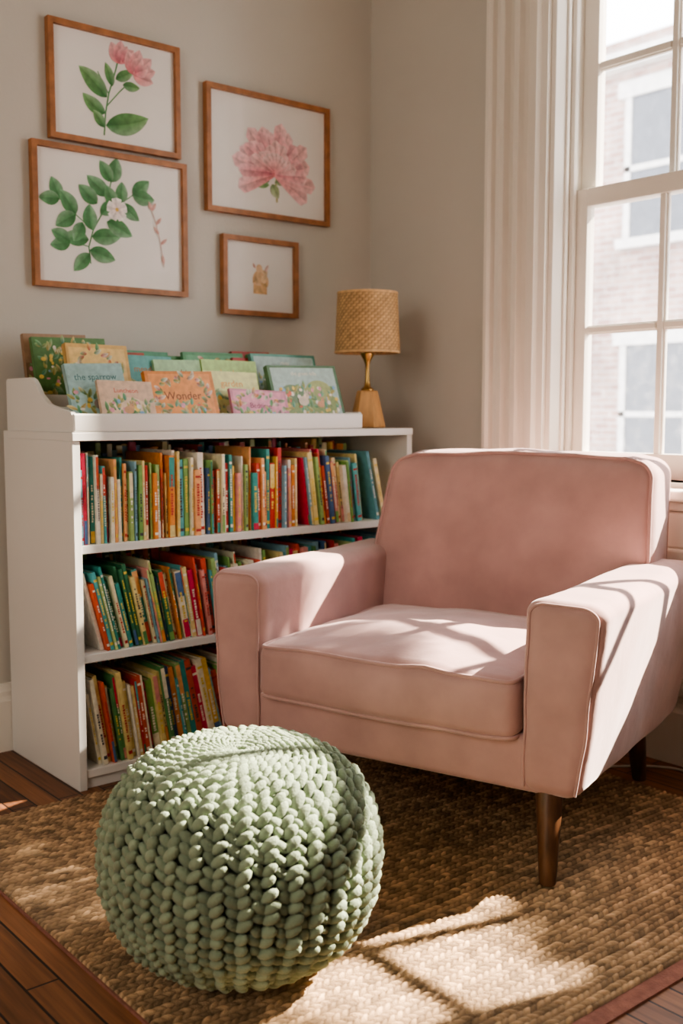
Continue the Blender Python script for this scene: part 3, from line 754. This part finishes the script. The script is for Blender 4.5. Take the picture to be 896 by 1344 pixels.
# ------------------------------------------------------------ knitted pouf
def icos(sub):
    bm=bmesh.new(); bmesh.ops.create_icosphere(bm,subdivisions=sub,radius=1)
    v=np.array([x.co[:] for x in bm.verts]); f=np.array([[q.index for q in x.verts] for x in bm.faces]); bm.free(); return v,f
def pouf():
    R,H=.236,.378
    def prof(ph):
        c,s=math.cos(ph),math.sin(ph)
        return R*abs(c)**.68, H/2+H/2*math.copysign(abs(s)**.94,s)
    phs=np.linspace(math.pi/2-.001,-math.pi/2+.05,900); pr=np.array([prof(p) for p in phs])
    ds=np.hypot(*np.diff(pr,axis=0).T); S=np.concatenate([[0],np.cumsum(ds)])
    NC=37; rowh=.0190; rows=int(S[-1]/rowh)
    sv,sf=icos(2); V=[];F=[];C=[]; b=0
    rng=np.random.RandomState(3)
    for c in range(NC):
        off=.5*(c%2)+rng.uniform(-.12,.12)+.1
        s=.012+off*.008
        r=0
        while s<S[-1]-.003:
            r+=1
            rr=np.interp(s,S,pr[:,0]); zz=np.interp(s,S,pr[:,1])
            cw=2*math.pi*rr/NC
            rh=min(rowh,.008+cw*.45)
            s_here=s; s+=rh
            if cw<.006 and c%2: continue
            r2=np.interp(s_here+.002,S,pr[:,0]); z2=np.interp(s_here+.002,S,pr[:,1])
            th=2*math.pi*c/NC+.03*math.sin(s_here*7)+.012*math.sin(r*1.3+c*.7)
            er=np.array([math.cos(th),math.sin(th),0]); e=np.array([-math.sin(th),math.cos(th),0])
            t=er*(r2-rr)+np.array([0,0,z2-zz]); t/=np.linalg.norm(t); n=np.cross(e,t); 
            if n@ (er*rr+np.array([0,0,zz-H/2]))<0: n=-n
            P0=er*rr+np.array([0,0,zz])
            k0=min(1.0,.35+.65*cw/.034)
            for sg in (-1,1):
                ph=math.radians(50)+rng.uniform(-.16,.16)
                la=t*math.cos(ph)*-1+e*sg*math.sin(ph); sa=np.cross(n,la)
                thick=.0098*k0*rng.uniform(.88,1.1)
                j=1+rng.uniform(-.16,.16)
                lift=(.008 if sg>0 else .002)*k0
                cen=P0+e*sg*cw*.225+n*(lift+rng.uniform(-.0025,.0025)*k0)+t*rng.uniform(-.0025,.0025)*k0
                ax=la*rh*.90*j; ay=sa*thick; az=n*.0120*k0
                ax=ax+n*.0055*k0
                pts=cen+sv[:,:1]*ax+sv[:,1:2]*ay+sv[:,2:]*az
                V.append(pts); F.append(sf+b); b+=len(sv)
                k=rng.uniform(.84,1.1)*(1 if sg>0 else .86)
                C.append(np.tile(np.array([[.275*k,.345*k,.232*k]]),(len(sf)*3,1)))
    na=64; m=40; cv=[]; cf=[]
    ph2=np.linspace(math.pi/2,-math.pi/2,m)
    for p in ph2:
        r,z=prof(p); r*=.985; z=H/2+(z-H/2)*.985
        for i in range(na): a=2*math.pi*i/na; cv.append((r*math.cos(a),r*math.sin(a),z))
    for j in range(m-1):
        for i in range(na):
            k=(i+1)%na; cf+= [(b+j*na+i,b+(j+1)*na+i,b+(j+1)*na+k),(b+j*na+i,b+(j+1)*na+k,b+j*na+k)]
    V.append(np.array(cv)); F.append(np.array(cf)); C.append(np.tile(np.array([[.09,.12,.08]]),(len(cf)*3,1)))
    V=np.concatenate(V);F=np.concatenate(F);C=np.concatenate(C)
    rad=np.hypot(V[:,0],V[:,1]); V[:,2]-=np.where(V[:,2]>H*.6,.010*np.exp(-(rad/.03)**2),0)
    V[:,2]-=V[:,2].min()
    me=bpy.data.meshes.new('knitted_pouf')
    me.vertices.add(len(V)); me.vertices.foreach_set('co',V.astype(np.float32).ravel())
    me.loops.add(len(F)*3); me.loops.foreach_set('vertex_index',F.astype(np.int32).ravel())
    me.polygons.add(len(F)); me.polygons.foreach_set('loop_start',np.arange(0,len(F)*3,3,dtype=np.int32))
    me.polygons.foreach_set('use_smooth',[True]*len(F))
    me.update(calc_edges=True); me.validate()
    ca=me.color_attributes.new('Col','FLOAT_COLOR','CORNER'); arr=np.ones((len(C),4),dtype=np.float32); arr[:,:3]=C; ca.data.foreach_set('color',arr.ravel())
    me.materials.append(M_knit)
    o=bpy.data.objects.new('knitted_pouf',me); COL.objects.link(o); o.location=(-1.580,-1.461,.0135)
pouf()

# ------------------------------------------------------------ jute rug
def rug():
    x0,x1,y0,y1=-1.81,-.25,-1.97,-.52
    nx,ny=720,720
    xs=np.linspace(x0,x1,nx); ys=np.linspace(y0,y1,ny); X,Y=np.meshgrid(xs,ys)
    rs=np.random.RandomState(1)
    wob=.004*np.sin(X*5+np.sin(Y*3)*2)+.0015*np.sin(X*23+Y*7)
    row=(Y+wob)/.0155; ri=np.floor(row); rf=row-ri
    ph=rs.rand(400)[(ri.astype(int)%400)]
    st=X/.017+ri*.5+ph*.25+ (rf-.5)*.9*np.where(ri%2==0,1,-1); si=np.floor(st); sf=st-si
    h=np.sqrt(np.clip(np.sin(math.pi*rf),0,1))*(.45+.55*np.sqrt(np.clip(np.sin(math.pi*sf),0,1)))
    lob=rs.rand(1<<14)[((si.astype(int)*7919+ri.astype(int)*104729)%(1<<14))]
    Z=.004+.0085*h*(.8+.25*lob)
    ed=np.minimum(np.minimum(X-x0,x1-X),np.minimum(Y-y0,y1-Y)); Z=np.where(ed<.002,.0055,Z)
    V=np.stack([X,Y,Z],-1).reshape(-1,3)
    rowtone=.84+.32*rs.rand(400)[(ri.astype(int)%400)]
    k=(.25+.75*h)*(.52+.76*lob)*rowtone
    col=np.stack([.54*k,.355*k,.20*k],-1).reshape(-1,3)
    idx=np.arange(nx*ny).reshape(ny,nx)
    F=np.stack([idx[:-1,:-1],idx[:-1,1:],idx[1:,1:],idx[1:,:-1]],-1).reshape(-1,4)
    me=bpy.data.meshes.new('jute_rug')
    me.vertices.add(len(V)); me.vertices.foreach_set('co',V.astype(np.float32).ravel())
    me.loops.add(len(F)*4); me.loops.foreach_set('vertex_index',F.astype(np.int32).ravel())
    me.polygons.add(len(F)); me.polygons.foreach_set('loop_start',np.arange(0,len(F)*4,4,dtype=np.int32))
    me.polygons.foreach_set('use_smooth',[True]*len(F)); me.update(calc_edges=True)
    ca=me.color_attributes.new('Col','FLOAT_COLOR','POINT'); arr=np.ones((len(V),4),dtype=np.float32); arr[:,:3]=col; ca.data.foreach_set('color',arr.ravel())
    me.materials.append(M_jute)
    o=bpy.data.objects.new('jute_rug',me); COL.objects.link(o)
    boxes('rug_binding',[((x0-.004,y0-.035,.0),(x1+.02,y0+.004,.005)),((x0-.004,y0,.0),(x0+.004,y1,.005))],M_border,o)
rug()

# cable on floor
tube('lamp_cord',[(-.20+.14*math.sin(t*1.1),-1.55+.11*t,.0045) for t in [i*.12 for i in range(40)]],.0035,M_cord)

# ------------------------------------------------------------ lights
az,el=math.radians(16),math.radians(38.4)
ts=Vector((math.cos(el)*math.cos(az),-math.cos(el)*math.sin(az),math.sin(el)))
sl=bpy.data.lights.new('sun','SUN'); sl.energy=36; sl.angle=math.radians(.7); sl.color=(1,.86,.70)
so=bpy.data.objects.new('sun',sl); so.rotation_euler=(-ts).to_track_quat('-Z','Y').to_euler(); so.location=ts*8; COL.objects.link(so)
al=bpy.data.lights.new('left_fill_light','AREA'); al.shape='RECTANGLE'; al.size=1.5; al.size_y=1.6; al.energy=38; al.color=(1,.91,.80)  # added soft fill, standing in for an unseen window on the left
ao=bpy.data.objects.new('left_fill_light',al); ao.location=(-4.2,-2.2,1.7); ao.rotation_euler=Vector((1,.35,-.15)).to_track_quat('-Z','Y').to_euler(); COL.objects.link(ao)
w=bpy.data.worlds.new('sky'); scene.world=w; w.use_nodes=True
bg=w.node_tree.nodes['Background']; bg.inputs[0].default_value=(.94,.95,1.0,1); bg.inputs[1].default_value=8.0

# ------------------------------------------------------------ camera
cam=bpy.data.cameras.new('camera'); cam.sensor_fit='VERTICAL'; cam.sensor_height=36; cam.sensor_width=24; cam.lens=37.04
co=bpy.data.objects.new('camera',cam); co.location=(-2.608,-2.99,1.0); co.rotation_euler=(math.radians(84.55),0,math.radians(-39.55)); COL.objects.link(co)
cam.dof.use_dof=True; cam.dof.focus_distance=2.25; cam.dof.aperture_fstop=3.5; cam.clip_start=.05
scene.camera=co
scene.view_settings.view_transform='AgX'
try: scene.view_settings.look='AgX - Medium High Contrast'
except Exception: pass
